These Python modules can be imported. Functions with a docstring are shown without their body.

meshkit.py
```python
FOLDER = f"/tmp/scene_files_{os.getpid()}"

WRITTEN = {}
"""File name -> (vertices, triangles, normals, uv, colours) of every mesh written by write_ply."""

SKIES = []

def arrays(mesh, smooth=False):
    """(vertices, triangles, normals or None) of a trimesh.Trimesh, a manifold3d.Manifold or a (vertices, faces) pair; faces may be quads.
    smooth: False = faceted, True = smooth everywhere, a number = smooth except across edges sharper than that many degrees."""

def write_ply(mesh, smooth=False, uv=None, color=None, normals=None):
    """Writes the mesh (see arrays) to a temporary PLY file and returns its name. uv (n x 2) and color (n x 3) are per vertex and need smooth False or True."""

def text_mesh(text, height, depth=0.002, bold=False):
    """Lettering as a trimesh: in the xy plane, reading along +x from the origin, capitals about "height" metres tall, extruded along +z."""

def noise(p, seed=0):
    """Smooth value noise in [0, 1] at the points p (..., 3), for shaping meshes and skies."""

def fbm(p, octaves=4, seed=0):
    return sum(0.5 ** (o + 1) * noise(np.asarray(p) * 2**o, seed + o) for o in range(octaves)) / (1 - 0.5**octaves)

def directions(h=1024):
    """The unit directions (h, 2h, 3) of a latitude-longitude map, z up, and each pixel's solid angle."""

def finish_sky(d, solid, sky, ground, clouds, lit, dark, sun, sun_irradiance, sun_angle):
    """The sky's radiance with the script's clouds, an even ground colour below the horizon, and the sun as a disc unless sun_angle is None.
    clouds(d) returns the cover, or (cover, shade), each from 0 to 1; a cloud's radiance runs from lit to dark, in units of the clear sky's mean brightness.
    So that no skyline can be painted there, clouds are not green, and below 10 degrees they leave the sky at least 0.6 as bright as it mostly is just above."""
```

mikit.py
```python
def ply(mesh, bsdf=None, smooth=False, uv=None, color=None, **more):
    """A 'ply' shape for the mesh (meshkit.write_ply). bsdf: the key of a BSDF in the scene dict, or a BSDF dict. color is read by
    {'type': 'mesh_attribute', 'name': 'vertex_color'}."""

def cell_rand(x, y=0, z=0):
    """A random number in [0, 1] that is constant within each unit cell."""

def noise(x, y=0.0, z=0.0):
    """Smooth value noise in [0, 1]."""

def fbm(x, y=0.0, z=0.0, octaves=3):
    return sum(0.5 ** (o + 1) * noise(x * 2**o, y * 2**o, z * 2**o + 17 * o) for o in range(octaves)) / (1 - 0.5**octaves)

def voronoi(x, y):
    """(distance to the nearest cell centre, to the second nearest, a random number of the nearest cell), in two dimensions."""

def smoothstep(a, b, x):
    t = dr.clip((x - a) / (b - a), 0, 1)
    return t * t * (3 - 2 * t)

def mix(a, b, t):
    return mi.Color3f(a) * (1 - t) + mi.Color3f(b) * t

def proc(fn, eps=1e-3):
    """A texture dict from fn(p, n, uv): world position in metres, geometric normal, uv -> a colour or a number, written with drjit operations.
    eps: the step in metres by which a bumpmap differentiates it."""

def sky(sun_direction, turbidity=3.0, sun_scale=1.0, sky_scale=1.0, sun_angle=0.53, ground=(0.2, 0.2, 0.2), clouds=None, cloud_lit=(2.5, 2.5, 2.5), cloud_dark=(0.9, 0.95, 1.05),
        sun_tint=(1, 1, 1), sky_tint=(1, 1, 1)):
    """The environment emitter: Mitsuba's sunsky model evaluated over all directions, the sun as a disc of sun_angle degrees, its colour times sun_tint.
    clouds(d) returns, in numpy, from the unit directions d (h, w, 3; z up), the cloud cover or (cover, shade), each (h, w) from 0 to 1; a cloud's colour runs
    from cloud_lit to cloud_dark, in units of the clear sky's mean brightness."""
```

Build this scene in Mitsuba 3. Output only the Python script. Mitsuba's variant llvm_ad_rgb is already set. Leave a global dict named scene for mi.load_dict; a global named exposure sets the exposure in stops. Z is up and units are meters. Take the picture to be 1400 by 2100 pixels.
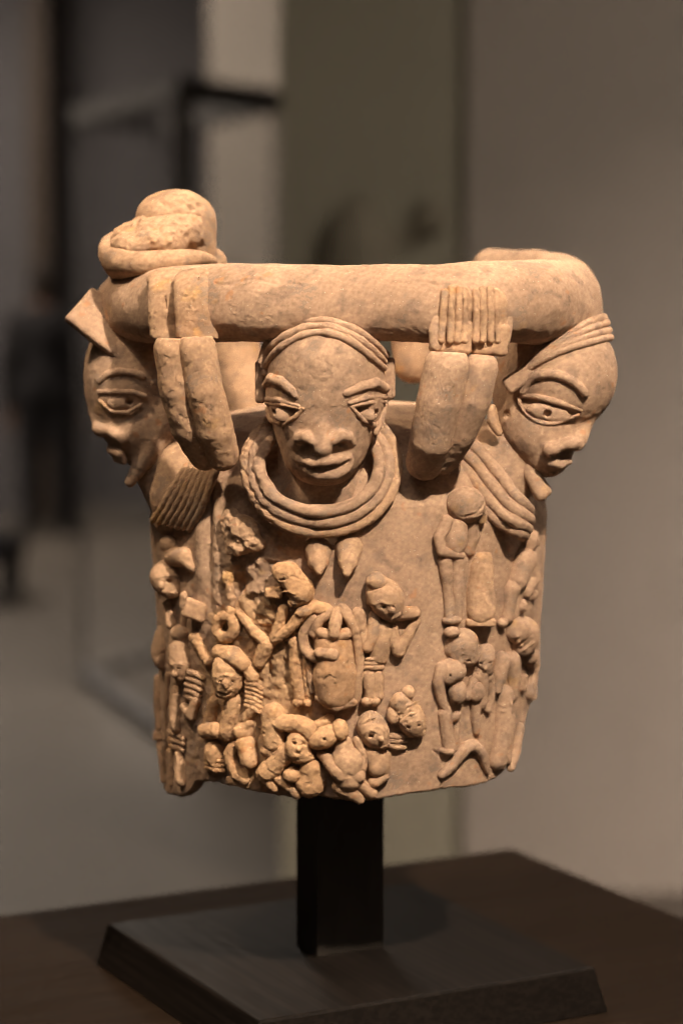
import math, numpy as np, trimesh, drjit as dr, mitsuba as mi, mikit, meshkit
from scipy.sparse import coo_matrix
from scipy.sparse.csgraph import connected_components
from mikit import fbm, noise, smoothstep, mix, proc, ply

T = mi.ScalarTransform4f
scene, labels = {}, {}

# ------------------------------------------------------------------ camera, lamps, exposure
EYE, PITCH, FPX = np.array([0.0, -1.94, 0.612]), math.radians(5.82), 4860.0
FWD = np.array([0, math.cos(PITCH), -math.sin(PITCH)])
UP = np.array([0, math.sin(PITCH), math.cos(PITCH)])
scene['camera'] = dict(type='thinlens', fov=math.degrees(2 * math.atan(700 / FPX)), fov_axis='x', near_clip=0.05, far_clip=60.0,
                       aperture_radius=0.0125, focus_distance=1.775,
                       to_world=T().look_at(origin=EYE.tolist(), target=(EYE + FWD).tolist(), up=[0, 0, 1]))
exposure = 0.0
LAMP_AIM = np.array([0.0, -0.03, 0.33])
LAMP_AZ, LAMP_EL, LAMP_DIST = math.radians(22), math.radians(45), 2.2
LAMP_DIR = np.array([math.sin(LAMP_AZ) * math.cos(LAMP_EL), -math.cos(LAMP_AZ) * math.cos(LAMP_EL), math.sin(LAMP_EL)])
LAMP_POS = LAMP_AIM + LAMP_DIR * LAMP_DIST
LAMP_RGB = np.array([1.0, 0.815, 0.605]) * 7500
SIDE_AZ, SIDE_EL = math.radians(-58), math.radians(58)
SIDE_POS = LAMP_AIM + 2.3 * np.array([math.sin(SIDE_AZ) * math.cos(SIDE_EL), -math.cos(SIDE_AZ) * math.cos(SIDE_EL), math.sin(SIDE_EL)])
SIDE_RGB = np.array([1.0, 0.77, 0.51]) * 2400
CEIL_RGB = np.array([1.0, 0.86, 0.72])

# ------------------------------------------------------------------ helpers
AX, AY, PXM = 0.006, 0.03, 0.0004053      # axis of the vessel; metres per picture unit at the axis


def P(px, py, d):
    """Point d units (of 0.405 mm) nearer than the vessel's axis, in the direction px, py of the sheet of measurements."""
    r = FWD + np.array([(px - 700) / FPX, 0, 0]) - UP * (py - 1050) / FPX
    t = (AY - d * PXM - EYE[1]) / r[1]
    return EYE + r * t


def unit(d):
    return PXM * (AY - d * PXM - EYE[1]) / (AY - EYE[1])


def proj(v):
    w = np.asarray(v) - EYE
    z = w @ FWD
    return 700 + FPX * w[..., 0] / z, 1050 - FPX * (w @ UP) / z


def numbered(key):
    if key not in scene and key not in USED:
        USED.add(key)
        return key
    n = 1
    while f'{key}_{n:03d}' in USED:
        n += 1
    USED.add(f'{key}_{n:03d}')
    return f'{key}_{n:03d}'


USED = set()


def thing(name, label=None, cat=None, group=None):
    key = numbered(name)
    if label:
        labels[key] = {'label': label}
        if cat:
            labels[key]['category'] = cat
        if group:
            labels[key]['group'] = group
    return key


def put(parent, name, mesh, bsdf, smooth=True, label=None):
    key = numbered(f'{parent}__{name}' if parent else name)
    scene[key] = ply(mesh, bsdf, smooth)
    if label:
        labels[key] = {'label': label}
    return key


# ---- signed distances, in metres
class Sculpt:
    def __init__(self, k=0.0):
        self.ops, self.k, self.lo, self.hi = [], k, np.full(3, 9.0), np.full(3, -9.0)
        self.rough, self.warp = None, None

    def put(self, fn, lo, hi, k=None, cut=False):
        self.ops.append((fn, (self.k if k is None else k), cut))
        if not cut:
            self.lo, self.hi = np.minimum(self.lo, lo), np.maximum(self.hi, hi)
        return self

    def chain(self, pts, k=None, cut=False):
        """pts: (point, radius) in world metres."""
        a = np.array([p for p, _ in pts], np.float32)
        r = np.array([x for _, x in pts], np.float32)

        def fn(X):
            best = None
            for i in range(max(1, len(a) - 1)):
                j = min(i + 1, len(a) - 1)
                ab = a[j] - a[i]
                q = X - a[i]
                t = np.clip(q @ ab / max(float(ab @ ab), 1e-12), 0, 1)
                d = np.sqrt(((q - t[:, None] * ab) ** 2).sum(1)) - (r[i] + t * (r[j] - r[i]))
                best = d if best is None else np.minimum(best, d)
            return best
        return self.put(fn, (a - r[:, None]).min(0), (a + r[:, None]).max(0), k, cut)

    def ell(self, c, rad, M=None, k=None, cut=False):
        c, rad = np.asarray(c, np.float32), np.asarray(rad, np.float32)
        M = np.eye(3, dtype=np.float32) if M is None else np.asarray(M, np.float32)

        def fn(X):
            q = (X - c) @ M
            k0 = np.sqrt(((q / rad) ** 2).sum(1))
            k1 = np.sqrt(((q / rad ** 2) ** 2).sum(1))
            return np.where(k1 > 1e-6, k0 * (k0 - 1) / np.maximum(k1, 1e-6), -rad.min())
        e = np.abs(M) @ rad
        return self.put(fn, c - e, c + e, k, cut)

    def box(self, c, half, rnd, M=None, k=None, cut=False):
        c, half = np.asarray(c, np.float32), np.asarray(half, np.float32)
        M = np.eye(3, dtype=np.float32) if M is None else np.asarray(M, np.float32)

        def fn(X):
            q = np.abs((X - c) @ M) - (half - rnd)
            return np.sqrt((np.maximum(q, 0) ** 2).sum(1)) + np.minimum(q.max(1), 0) - rnd
        e = np.abs(M) @ half
        return self.put(fn, c - e, c + e, k, cut)

    def __call__(self, X):
        X = X0 = np.asarray(X, np.float32)
        if self.warp:
            amp, freq, seed = self.warp
            X = X + amp * (2 * np.stack([meshkit.noise(X * freq + 7.3 * i, seed + i) for i in range(3)], 1).astype(np.float32) - 1)
        d = None
        for fn, k, cut in self.ops:
            e = fn(X)
            if d is None:
                d = e
            elif cut:
                d = np.maximum(d, -e) if k <= 0 else -smin(-d, e, k)
            else:
                d = np.minimum(d, e) if k <= 0 else smin(d, e, k)
        if self.rough:
            for amp, freq, seed in self.rough:
                d = d + amp * (2 * meshkit.noise(X0 * freq, seed) - 1)
        return d


def smin(a, b, k):
    h = np.maximum(k - np.abs(a - b), 0) / k
    return np.minimum(a, b) - h * h * k * 0.25


def surface(f, vox):
    """Surface nets of f < 0, evaluated only near the surface."""
    B = 4
    lo = f.lo - 4 * vox
    n = np.maximum(((f.hi + 4 * vox - lo) / (vox * B)).astype(int) + 1, 2)
    cx = [lo[i] + (np.arange(n[i]) + 0.5) * vox * B for i in range(3)]
    C = np.stack(np.meshgrid(*cx, indexing='ij'), -1).reshape(-1, 3)
    cd = f(C).reshape(n)
    near = np.abs(cd) < vox * B * 1.6
    N = n * B + 1
    D = np.repeat(np.repeat(np.repeat(cd, B, 0), B, 1), B, 2)
    D = np.pad(D, ((0, 1),) * 3, mode='edge').astype(np.float32)
    m = np.repeat(np.repeat(np.repeat(near, B, 0), B, 1), B, 2)
    m = np.pad(m, ((0, 1),) * 3)
    for ax in range(3):
        s = [slice(None)] * 3
        t = [slice(None)] * 3
        s[ax], t[ax] = slice(1, None), slice(None, -1)
        m2 = m.copy()
        m2[tuple(s)] |= m[tuple(t)]
        m = m2
    idx = np.argwhere(m)
    D[m] = f(lo + idx * vox)
    for ax in range(3):                       # nothing may leave the box
        s = [slice(None)] * 3
        for e in (0, -1):
            s[ax] = e
            D[tuple(s)] = np.maximum(D[tuple(s)], vox)
    S = D < 0
    cnt = np.zeros(N - 1, np.int8)
    for a in (0, 1):
        for b in (0, 1):
            for c in (0, 1):
                cnt += S[a:N[0] - 1 + a, b:N[1] - 1 + b, c:N[2] - 1 + c]
    act = (cnt > 0) & (cnt < 8)
    cells = np.argwhere(act)
    num = np.full(act.shape, -1, np.int32)
    num[act] = np.arange(len(cells))
    acc, w = np.zeros((len(cells), 3)), np.zeros(len(cells))
    corner = [np.array(c) for c in np.ndindex(2, 2, 2)]
    for c0 in corner:
        for ax in range(3):
            if c0[ax]:
                continue
            c1 = c0.copy()
            c1[ax] = 1
            i0, i1 = cells + c0, cells + c1
            d0, d1 = D[tuple(i0.T)], D[tuple(i1.T)]
            x = (d0 < 0) != (d1 < 0)
            t = np.where(x, d0 / np.where(x, d0 - d1, 1), 0)
            p = c0 + np.eye(3)[ax] * t[:, None]
            acc[x] += p[x]
            w[x] += 1
    V = lo + (cells + acc / w[:, None]) * vox
    F = []
    for ax in range(3):
        a, b = (ax + 1) % 3, (ax + 2) % 3
        sl0 = [slice(1, -1)] * 3
        sl0[ax] = slice(0, -1)
        sl1 = list(sl0)
        sl1[ax] = slice(1, None)
        e = S[tuple(sl0)] != S[tuple(sl1)]
        q = np.argwhere(e)
        flip = S[tuple(sl1)][e]
        q[:, a] += 1
        q[:, b] += 1
        ea, eb = np.eye(3, dtype=int)[a], np.eye(3, dtype=int)[b]
        i = [num[tuple((q - u).T)] for u in (ea + eb, eb, 0 * ea, ea)]
        quad = np.stack(i, 1)
        quad[flip] = quad[flip][:, ::-1]
        F.append(quad)
    F = np.vstack(F)
    F = F[(F >= 0).all(1)]
    e = np.vstack([F[:, [0, 1]], F[:, [1, 2]], F[:, [2, 3]]])
    _, lab = connected_components(coo_matrix((np.ones(len(e)), (e[:, 0], e[:, 1])), shape=(len(V), len(V))), directed=False)
    keep = np.bincount(lab)[lab] > 0.04 * len(V)              # crumbs cut off by the noise go
    F = F[keep[F[:, 0]]]
    used = np.unique(F)
    back = np.zeros(len(V), int)
    back[used] = np.arange(len(used))
    V, F = V[used], back[F]
    return V, np.vstack([F[:, [0, 1, 2]], F[:, [0, 2, 3]]])


def frame(rot=0.0, yaw=0.0):
    """Columns: right, up, towards the viewer, turned clockwise by rot in the picture and by yaw about the upright."""
    a, b = math.radians(rot), math.radians(yaw)
    r, u, o = np.array([math.cos(a), 0, -math.sin(a)]), np.array([math.sin(a), 0, math.cos(a)]), np.array([0, -1.0, 0])
    Z = np.array([[math.cos(b), -math.sin(b), 0], [math.sin(b), math.cos(b), 0], [0, 0, 1]])
    return np.stack([Z @ r, Z @ u, Z @ o], 1)


def snap(f, px, py, lo=-250, hi=760):
    """Depth at which the line through px, py first meets f from the front (or passes nearest to it)."""
    ds = np.arange(hi, lo, -4.0)
    v = f(np.array([P(px, py, d) for d in ds]))
    i = np.argmax(v < 0)
    if v[i] >= 0:
        return float(ds[np.argmin(v)])
    if i == 0:
        return float(ds[0])
    return float(ds[i] + 4 * v[i] / (v[i] - v[i - 1]))


def build(prims, base=None, k=0.0, rough=None):
    """prims, in units of the sheet: ('c', (x, y, h, r), ...) a chain, ('e', x, y, h, rx, ry, rh, rot) an egg, ('b', x, y, h, hx, hy, hh, rot, round) a block;
    a leading '-' cuts. h is the height over base, or the depth if there is no base."""
    s = Sculpt(k * PXM)
    s.rough = rough

    def at(x, y, h):
        d = h if base is None else depth(base, x, y) + h
        return P(x, y, d), unit(d)
    for p in prims:
        cut = p[0][0] == '-'
        kind = p[0][-1]
        kk = 0.0 if cut else None
        if kind == 'c':
            q = [at(*x[:3]) for x in p[1:]]
            s.chain([(c, x[3] * u) for (c, u), x in zip(q, p[1:])], kk, cut)
        else:
            c, u = at(*p[1:4])
            rad = np.array(p[4:7]) * u
            M = frame(p[7] if len(p) > 7 else 0)
            if kind == 'e':
                s.ell(c, rad, M, kk, cut)
            else:
                s.box(c, rad, (p[8] if len(p) > 8 else 5) * u, M, kk, cut)
    return s


_depths = {}


def depth(base, x, y):
    key = (id(base), x, y)
    if key not in _depths:
        _depths[key] = snap(base, x, y)
    return _depths[key]


# ------------------------------------------------------------------ materials
def clay(name, light, mid, dark, ochre, ochre_amount, pit, bump, crust=None):
    def turned(p):
        return mi.Point3f(0.48 * p.x - 0.6 * p.y + 0.64 * p.z, 0.8 * p.x + 0.6 * p.y, -0.384 * p.x + 0.512 * p.y + 0.768 * p.z)

    def colour(p, n, uv):
        w, p = p, turned(p)
        a = fbm(p.x * 24 + 3, p.y * 24, p.z * 24, 3)
        b = fbm(p.x * 90, p.y * 90 + 5, p.z * 90, 3)
        c = noise(p.x * 420, p.y * 420, p.z * 420)
        e = fbm(p.x * 38 + 9, p.y * 38, p.z * 38 + 2, 4)
        col = mix(mix(mid, light, smoothstep(0.35, 0.7, a)), dark, 0.75 * smoothstep(0.52, 0.75, b))
        col = mix(col, ochre, smoothstep(0.56 - ochre_amount, 0.72 - ochre_amount, e * 0.6 + b * 0.4) * 0.85)
        if crust:                             # where the slip is lost and the coarse pale body shows
            col = mix(col, mix(crust[0], crust[1], smoothstep(0.4, 0.65, b)), smoothstep(0.46, 0.56, crust[2](w) + 0.5 * (a - 0.5) + 0.7 * (b - 0.5)))
        col = col * (0.80 + 0.40 * c) * (0.90 + 0.20 * noise(p.x * 900 + 4, p.y * 900, p.z * 900))
        stain = smoothstep(0.58, 0.70, fbm(p.x * 47 + 21, p.y * 47, p.z * 47, 4)) * smoothstep(0.42, 0.55, c)
        col = mix(col, (0.165, 0.128, 0.105), stain * 0.55)
        grain = noise(p.x * 700 + 8, p.y * 700, p.z * 700)
        col = mix(col, (0.62, 0.55, 0.47), smoothstep(0.925, 0.96, grain) * 0.55)
        rust = smoothstep(0.66, 0.74, fbm(p.x * 130 + 40, p.y * 130, p.z * 130, 3)) * smoothstep(0.5, 0.6, e)
        return mix(col, (0.36, 0.16, 0.07), rust * 0.5)

    def height(p, n, uv):
        p = turned(p)
        h = 0.5 * fbm(p.x * 380, p.y * 380, p.z * 380, 3) + 0.3 * noise(p.x * 1100, p.y * 1100, p.z * 1100)
        pits = smoothstep(0.70, 0.82, noise(p.x * 300 + 5, p.y * 300, p.z * 300 + 3))
        return h - pit * pits
    scene[name] = {'type': 'twosided', 'b': {'type': 'bumpmap', 'tex': proc(height, 4e-4), 'scale': bump,
                   'bsdf': {'type': 'principled', 'base_color': proc(colour), 'roughness': 0.88, 'specular': 0.16}}}


clay('fired_clay', (0.345, 0.230, 0.160), (0.295, 0.193, 0.133), (0.205, 0.138, 0.103), (0.39, 0.242, 0.13), -0.06, 0.5, 0.00065)
clay('worn_clay', (0.44, 0.275, 0.160), (0.38, 0.228, 0.128), (0.25, 0.15, 0.09), (0.42, 0.238, 0.11), -0.02, 0.8, 0.0010)
clay('ochre_clay', (0.38, 0.245, 0.158), (0.325, 0.205, 0.130), (0.225, 0.145, 0.10), (0.42, 0.25, 0.115), -0.03, 0.7, 0.0008)
clay('drum_clay', (0.345, 0.230, 0.160), (0.295, 0.193, 0.133), (0.205, 0.138, 0.103), (0.39, 0.242, 0.13), -0.06, 0.5, 0.00075,
     ((0.40, 0.255, 0.15), (0.30, 0.19, 0.115), lambda p: dr.exp(-dr.square((p.x + 0.062) / 0.062) - dr.square((p.z - 0.29) / 0.10)) * dr.select(p.y < 0, mi.Float(0.95), mi.Float(0.0))))
FINE = [(0.0002, 300, 2), (0.00028, 140, 3), (0.00045, 50, 4)]
ROUGH = [(0.0004, 520, 5), (0.0004, 280, 6), (0.0004, 110, 7)]
MID = [(0.00032, 240, 8), (0.0006, 80, 9)]
clay('rust_clay', (0.39, 0.250, 0.155), (0.34, 0.205, 0.122), (0.235, 0.145, 0.095), (0.42, 0.22, 0.09), 0.01, 0.9, 0.0012)
LOOK = {'fine': ('fired_clay', FINE), 'rough': ('worn_clay', ROUGH), 'mid': ('ochre_clay', MID)}


def wood(name, c0, c1, rough, ang, spec, freq, relief):
    ca, sa = math.cos(ang), math.sin(ang)

    def colour(p, n, uv):
        u, v = p.x * ca + p.y * sa, -p.x * sa + p.y * ca
        g = fbm(u * 7, v * freq + 2 * noise(u * 9, v * 20), p.z * freq, 4)
        return mix(c0, c1, smoothstep(0.35, 0.7, g))

    def rgh(p, n, uv):
        u, v = p.x * ca + p.y * sa, -p.x * sa + p.y * ca
        return rough + 0.12 * smoothstep(0.45, 0.7, fbm(u * 12, v * freq * 1.3, p.z * freq, 3))

    def hgt(p, n, uv):
        u, v = p.x * ca + p.y * sa, -p.x * sa + p.y * ca
        return fbm(u * 25, v * freq * 2, p.z * freq * 2, 3)
    scene[name] = {'type': 'twosided', 'b': {'type': 'bumpmap', 'tex': proc(hgt, 5e-4), 'scale': relief,
                   'bsdf': {'type': 'principled', 'base_color': proc(colour), 'roughness': proc(rgh), 'specular': spec}}}


BOARD_A = math.radians(27.6)
wood('stained_wood', (0.0060, 0.0046, 0.0040), (0.0108, 0.0080, 0.0068), 0.5, BOARD_A - math.pi / 2, 0.08, 330, 0.00018)
wood('plinth_wood', (0.0115, 0.0068, 0.0043), (0.0145, 0.0088, 0.0057), 0.7, BOARD_A, 0.06, 160, 0.00003)
scene['post_paint'] = {'type': 'twosided', 'b': {'type': 'principled', 'roughness': 0.5, 'specular': 0.35,
                       'base_color': proc(lambda p, n, uv: mix((0.022, 0.019, 0.017), (0.036, 0.030, 0.026), fbm(p.x * 150, p.y * 150, p.z * 30, 3)))}}


def plain(name, c, var=0.06, rough=0.8, f=3.0):
    c = np.asarray(c, float)
    scene[name] = {'type': 'twosided', 'b': {'type': 'principled', 'roughness': rough, 'specular': 0.3,
                   'base_color': proc(lambda p, n, uv: mix((c * (1 - var)).tolist(), (c * (1 + var)).tolist(), fbm(p.x * f, p.y * f, p.z * f, 4)))}}


plain('wall_blue', (0.105, 0.099, 0.103))
plain('wall_green', (0.31, 0.292, 0.228))
plain('wall_warm', (0.375, 0.335, 0.298))
plain('wall_pale', (0.44, 0.39, 0.34))
plain('floor_stone', (0.085, 0.073, 0.062), 0.14, 0.6, 1.5)
plain('ceiling_paint', (0.30, 0.28, 0.26))
plain('dark_metal', (0.055, 0.052, 0.050), 0.1, 0.7)
plain('grey_metal', (0.115, 0.11, 0.112), 0.1, 0.6)
plain('brown_post', (0.055, 0.040, 0.030), 0.1, 0.6)
plain('black_cloth', (0.012, 0.011, 0.012), 0.2, 0.9, 40)
plain('skin', (0.24, 0.14, 0.10), 0.05, 0.6)
plain('hair', (0.02, 0.014, 0.010), 0.2, 0.7, 40)
plain('lamp_housing', (0.03, 0.03, 0.03), 0.05, 0.5)
scene['pane_glass'] = {'type': 'thindielectric', 'int_ior': 1.5}


def boxmesh(lo, hi):
    return trimesh.creation.box(bounds=[lo, hi])


# ------------------------------------------------------------------ the setting
FLOOR = -0.95
CEIL = 2.75


def X(px, dist):
    """Sideways place of px at a distance from the camera plane."""
    return (px - 700) / FPX * dist


def slab(name, kind_label, lo, hi, m):
    key = put(None, name, boxmesh(lo, hi), m, False)
    labels[key] = kind_label
    return key


ST = {'kind': 'structure'}
YE = EYE[1]
slab('floor', ST, (-9, -4, FLOOR - 0.1), (7, 14, FLOOR), 'floor_stone')
slab('ceiling', ST, (-9, -4, CEIL), (7, 14, CEIL + 0.1), 'ceiling_paint')
slab('wall_near', ST, (-9, -4.2, FLOOR), (7, -4, CEIL), 'wall_warm')
slab('wall_far', ST, (-9, YE + 15.0, FLOOR), (7, YE + 15.2, CEIL), 'wall_blue')
zp = 5.85
slab('partition_wall', {'label': 'warm grey gallery wall filling the right side behind the sculpture', 'category': 'wall'},
     (X(955, zp), YE + zp, FLOOR), (4.5, YE + zp + 0.25, CEIL), 'wall_warm')
slab('partition_wall', {'label': 'green grey recessed wall panel behind the middle of the rim', 'category': 'wall'},
     (X(575, zp + 0.03), YE + zp + 0.03, FLOOR), (X(975, zp + 0.03), YE + zp + 0.35, CEIL), 'wall_green')
zq = 10.5
slab('pillar', {'label': 'pale square pillar left of the green grey panel', 'category': 'pillar'},
     (X(430, zq), YE + zq, FLOOR), (X(640, zq), YE + zq + 0.4, CEIL), 'wall_pale')
slab('pillar', {'label': 'thin dark brown post against the blue grey wall at far left', 'category': 'pillar'},
     (X(72, 14.8), YE + 14.6, FLOOR), (X(112, 14.8), YE + 14.9, CEIL), 'brown_post')

b = Sculpt(0.05)  # added solid shape, stands in for a dim blurred reflection on the panel
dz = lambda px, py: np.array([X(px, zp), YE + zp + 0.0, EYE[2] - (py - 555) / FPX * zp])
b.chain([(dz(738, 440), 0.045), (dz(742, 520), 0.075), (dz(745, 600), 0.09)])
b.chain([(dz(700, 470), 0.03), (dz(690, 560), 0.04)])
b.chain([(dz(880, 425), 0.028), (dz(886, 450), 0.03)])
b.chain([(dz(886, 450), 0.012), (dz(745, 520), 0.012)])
plain('brown_clay', (0.25, 0.225, 0.172))  # flat tone of that reflection, put into the colour
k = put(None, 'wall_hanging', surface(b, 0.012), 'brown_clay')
labels[k] = {'label': 'faint dark brown shape added on the green grey panel just above the rim for a blurred reflection', 'category': 'reflection shape'}

# the glass showcase behind on the left
sc = thing('showcase', 'tall glass showcase with dark frame standing behind the sculpture on the left', 'showcase')
ca, cb, cc = np.array([X(380, 7.5), YE + 7.5]), np.array([X(165, 8.9), YE + 8.9]), np.array([X(565, 8.05), YE + 8.05])
cd = cb + cc - ca
zt = EYE[2] + 390 / FPX * 7.5


def bar(a, b, z0, z1, w):
    a, b = np.asarray(a), np.asarray(b)
    u = (b - a) / np.linalg.norm(b - a)
    L = np.linalg.norm(b - a)
    m = trimesh.creation.box(extents=[L, w, z1 - z0])
    R = np.eye(4)
    R[:2, 0], R[:2, 1] = u, [-u[1], u[0]]
    R[:3, 3] = [*(a + b) / 2, (z0 + z1) / 2]
    m.apply_transform(R)
    return m


for a, b in ((ca, cb), (ca, cc), (cb, cd), (cc, cd)):
    put(sc, 'frame', bar(a, b, zt - 0.07, zt, 0.05), 'dark_metal', False)
    put(sc, 'base', bar(a, b, FLOOR + 0.004, FLOOR + 0.06, 0.05), 'grey_metal', False)
for a, w in ((ca, 0.03), (cb, 0.008), (cc, 0.008), (cd, 0.008)):
    put(sc, 'corner_post', boxmesh((a[0] - w, a[1] - w, FLOOR + 0.06), (a[0] + w, a[1] + w, zt - 0.07)), 'grey_metal', False)
for a, b in ((ca, cb), (ca, cc)):
    u = (b - a) / np.linalg.norm(b - a)
    p, q = a + u * 0.03, b - u * 0.03
    v = np.array([[*p, FLOOR + 0.06], [*q, FLOOR + 0.06], [*q, zt - 0.07], [*p, zt - 0.07]])
    put(sc, 'pane', (v, np.array([[0, 1, 2], [0, 2, 3]])), 'pane_glass', False)

# a low bench cut by the left edge of the picture
be = thing('bench', 'low black bench end at the left edge of the picture', 'bench')
bz = 11.0
put(be, 'seat', boxmesh((X(-330, bz), YE + bz, FLOOR + 0.20), (X(22, bz), YE + bz + 0.45, FLOOR + 0.32)), 'black_cloth', False)
for x in (-290, -12):
    put(be, 'leg', boxmesh((X(x, bz), YE + bz + 0.05, FLOOR), (X(x + 30, bz), YE + bz + 0.4, FLOOR + 0.2)), 'dark_metal', False)

# a visitor far behind, in black, back turned
vis = thing('person', 'visitor in black clothes standing with arms down at far left', 'person')
vx, vy, s = X(92, 14.0), YE + 14.0, 0.93


def W(x, y, z):
    return np.array([vx + x * s, vy - y * s, FLOOR + z * s])


b = Sculpt(0.05)
for sx in (-1, 1):
    b.chain([(W(0.09 * sx, 0, 0.90), 0.10), (W(0.10 * sx, -0.01, 0.50), 0.068), (W(0.10 * sx, 0.02, 0.10), 0.05)])
    b.chain([(W(0.10 * sx, 0.03, 0.05), 0.045), (W(0.11 * sx, -0.12, 0.04), 0.035)])
    b.chain([(W(0.17 * sx, 0, 1.36), 0.07), (W(0.23 * sx, 0.01, 1.08), 0.055), (W(0.24 * sx, -0.06, 0.84), 0.045)])
b.chain([(W(0, 0, 0.95), 0.14), (W(0, 0, 1.12), 0.13), (W(0, 0, 1.30), 0.155)])
put(vis, 'clothes', surface(b, 0.016), 'black_cloth')
b = Sculpt(0.02)
b.chain([(W(0, 0, 1.40), 0.055), (W(0, 0, 1.50), 0.052)])
b.ell(W(0, -0.01, 1.60), (0.075, 0.09, 0.11))
b.ell(W(0, -0.10, 1.585), (0.014, 0.022, 0.02))
put(vis, 'head', surface(b, 0.008), 'skin')
for sx in (-1, 1):
    b = Sculpt(0.006)
    b.chain([(W(0.24 * sx, -0.07, 0.82), 0.035), (W(0.24 * sx, -0.09, 0.74), 0.03)])
    for f in range(4):
        b.chain([(W((0.22 + 0.016 * f) * sx, -0.09, 0.74), 0.009), (W((0.22 + 0.016 * f) * sx, -0.10, 0.66 + 0.01 * abs(f - 1.5)), 0.007)], 0.006)
    put(vis, 'hand', surface(b, 0.006), 'skin')
b = Sculpt(0.02)
b.ell(W(0, 0.015, 1.625), (0.092, 0.100, 0.125))
put(vis, 'hair', surface(b, 0.010), 'hair')

# ------------------------------------------------------------------ plinth, board, post
ua, ub = np.array([math.cos(BOARD_A), math.sin(BOARD_A)]), np.array([-math.sin(BOARD_A), math.cos(BOARD_A)])
BC = np.array([0.0015, 0.0395])


def prism(rings):
    """A closed solid through a stack of four-cornered rings (x, y, z)."""
    v = np.array(rings).reshape(-1, 3)
    f = []
    n = len(rings)
    for i in range(n - 1):
        for j in range(4):
            a, b2, c, d = 4 * i + j, 4 * i + (j + 1) % 4, 4 * i + 4 + (j + 1) % 4, 4 * i + 4 + j
            f += [[a, b2, c], [a, c, d]]
    f += [[0, 2, 1], [0, 3, 2], [4 * n - 4, 4 * n - 3, 4 * n - 2], [4 * n - 4, 4 * n - 2, 4 * n - 1]]
    return v, np.array(f)


def ring4(c, ha, hb, z):
    return [[*(c + sa * ha * ua + sb * hb * ub), z] for sa, sb in ((-1, -1), (1, -1), (1, 1), (-1, 1))]


pl = thing('plinth', 'broad dark brown wooden museum plinth carrying the black base board', 'plinth')
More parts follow.
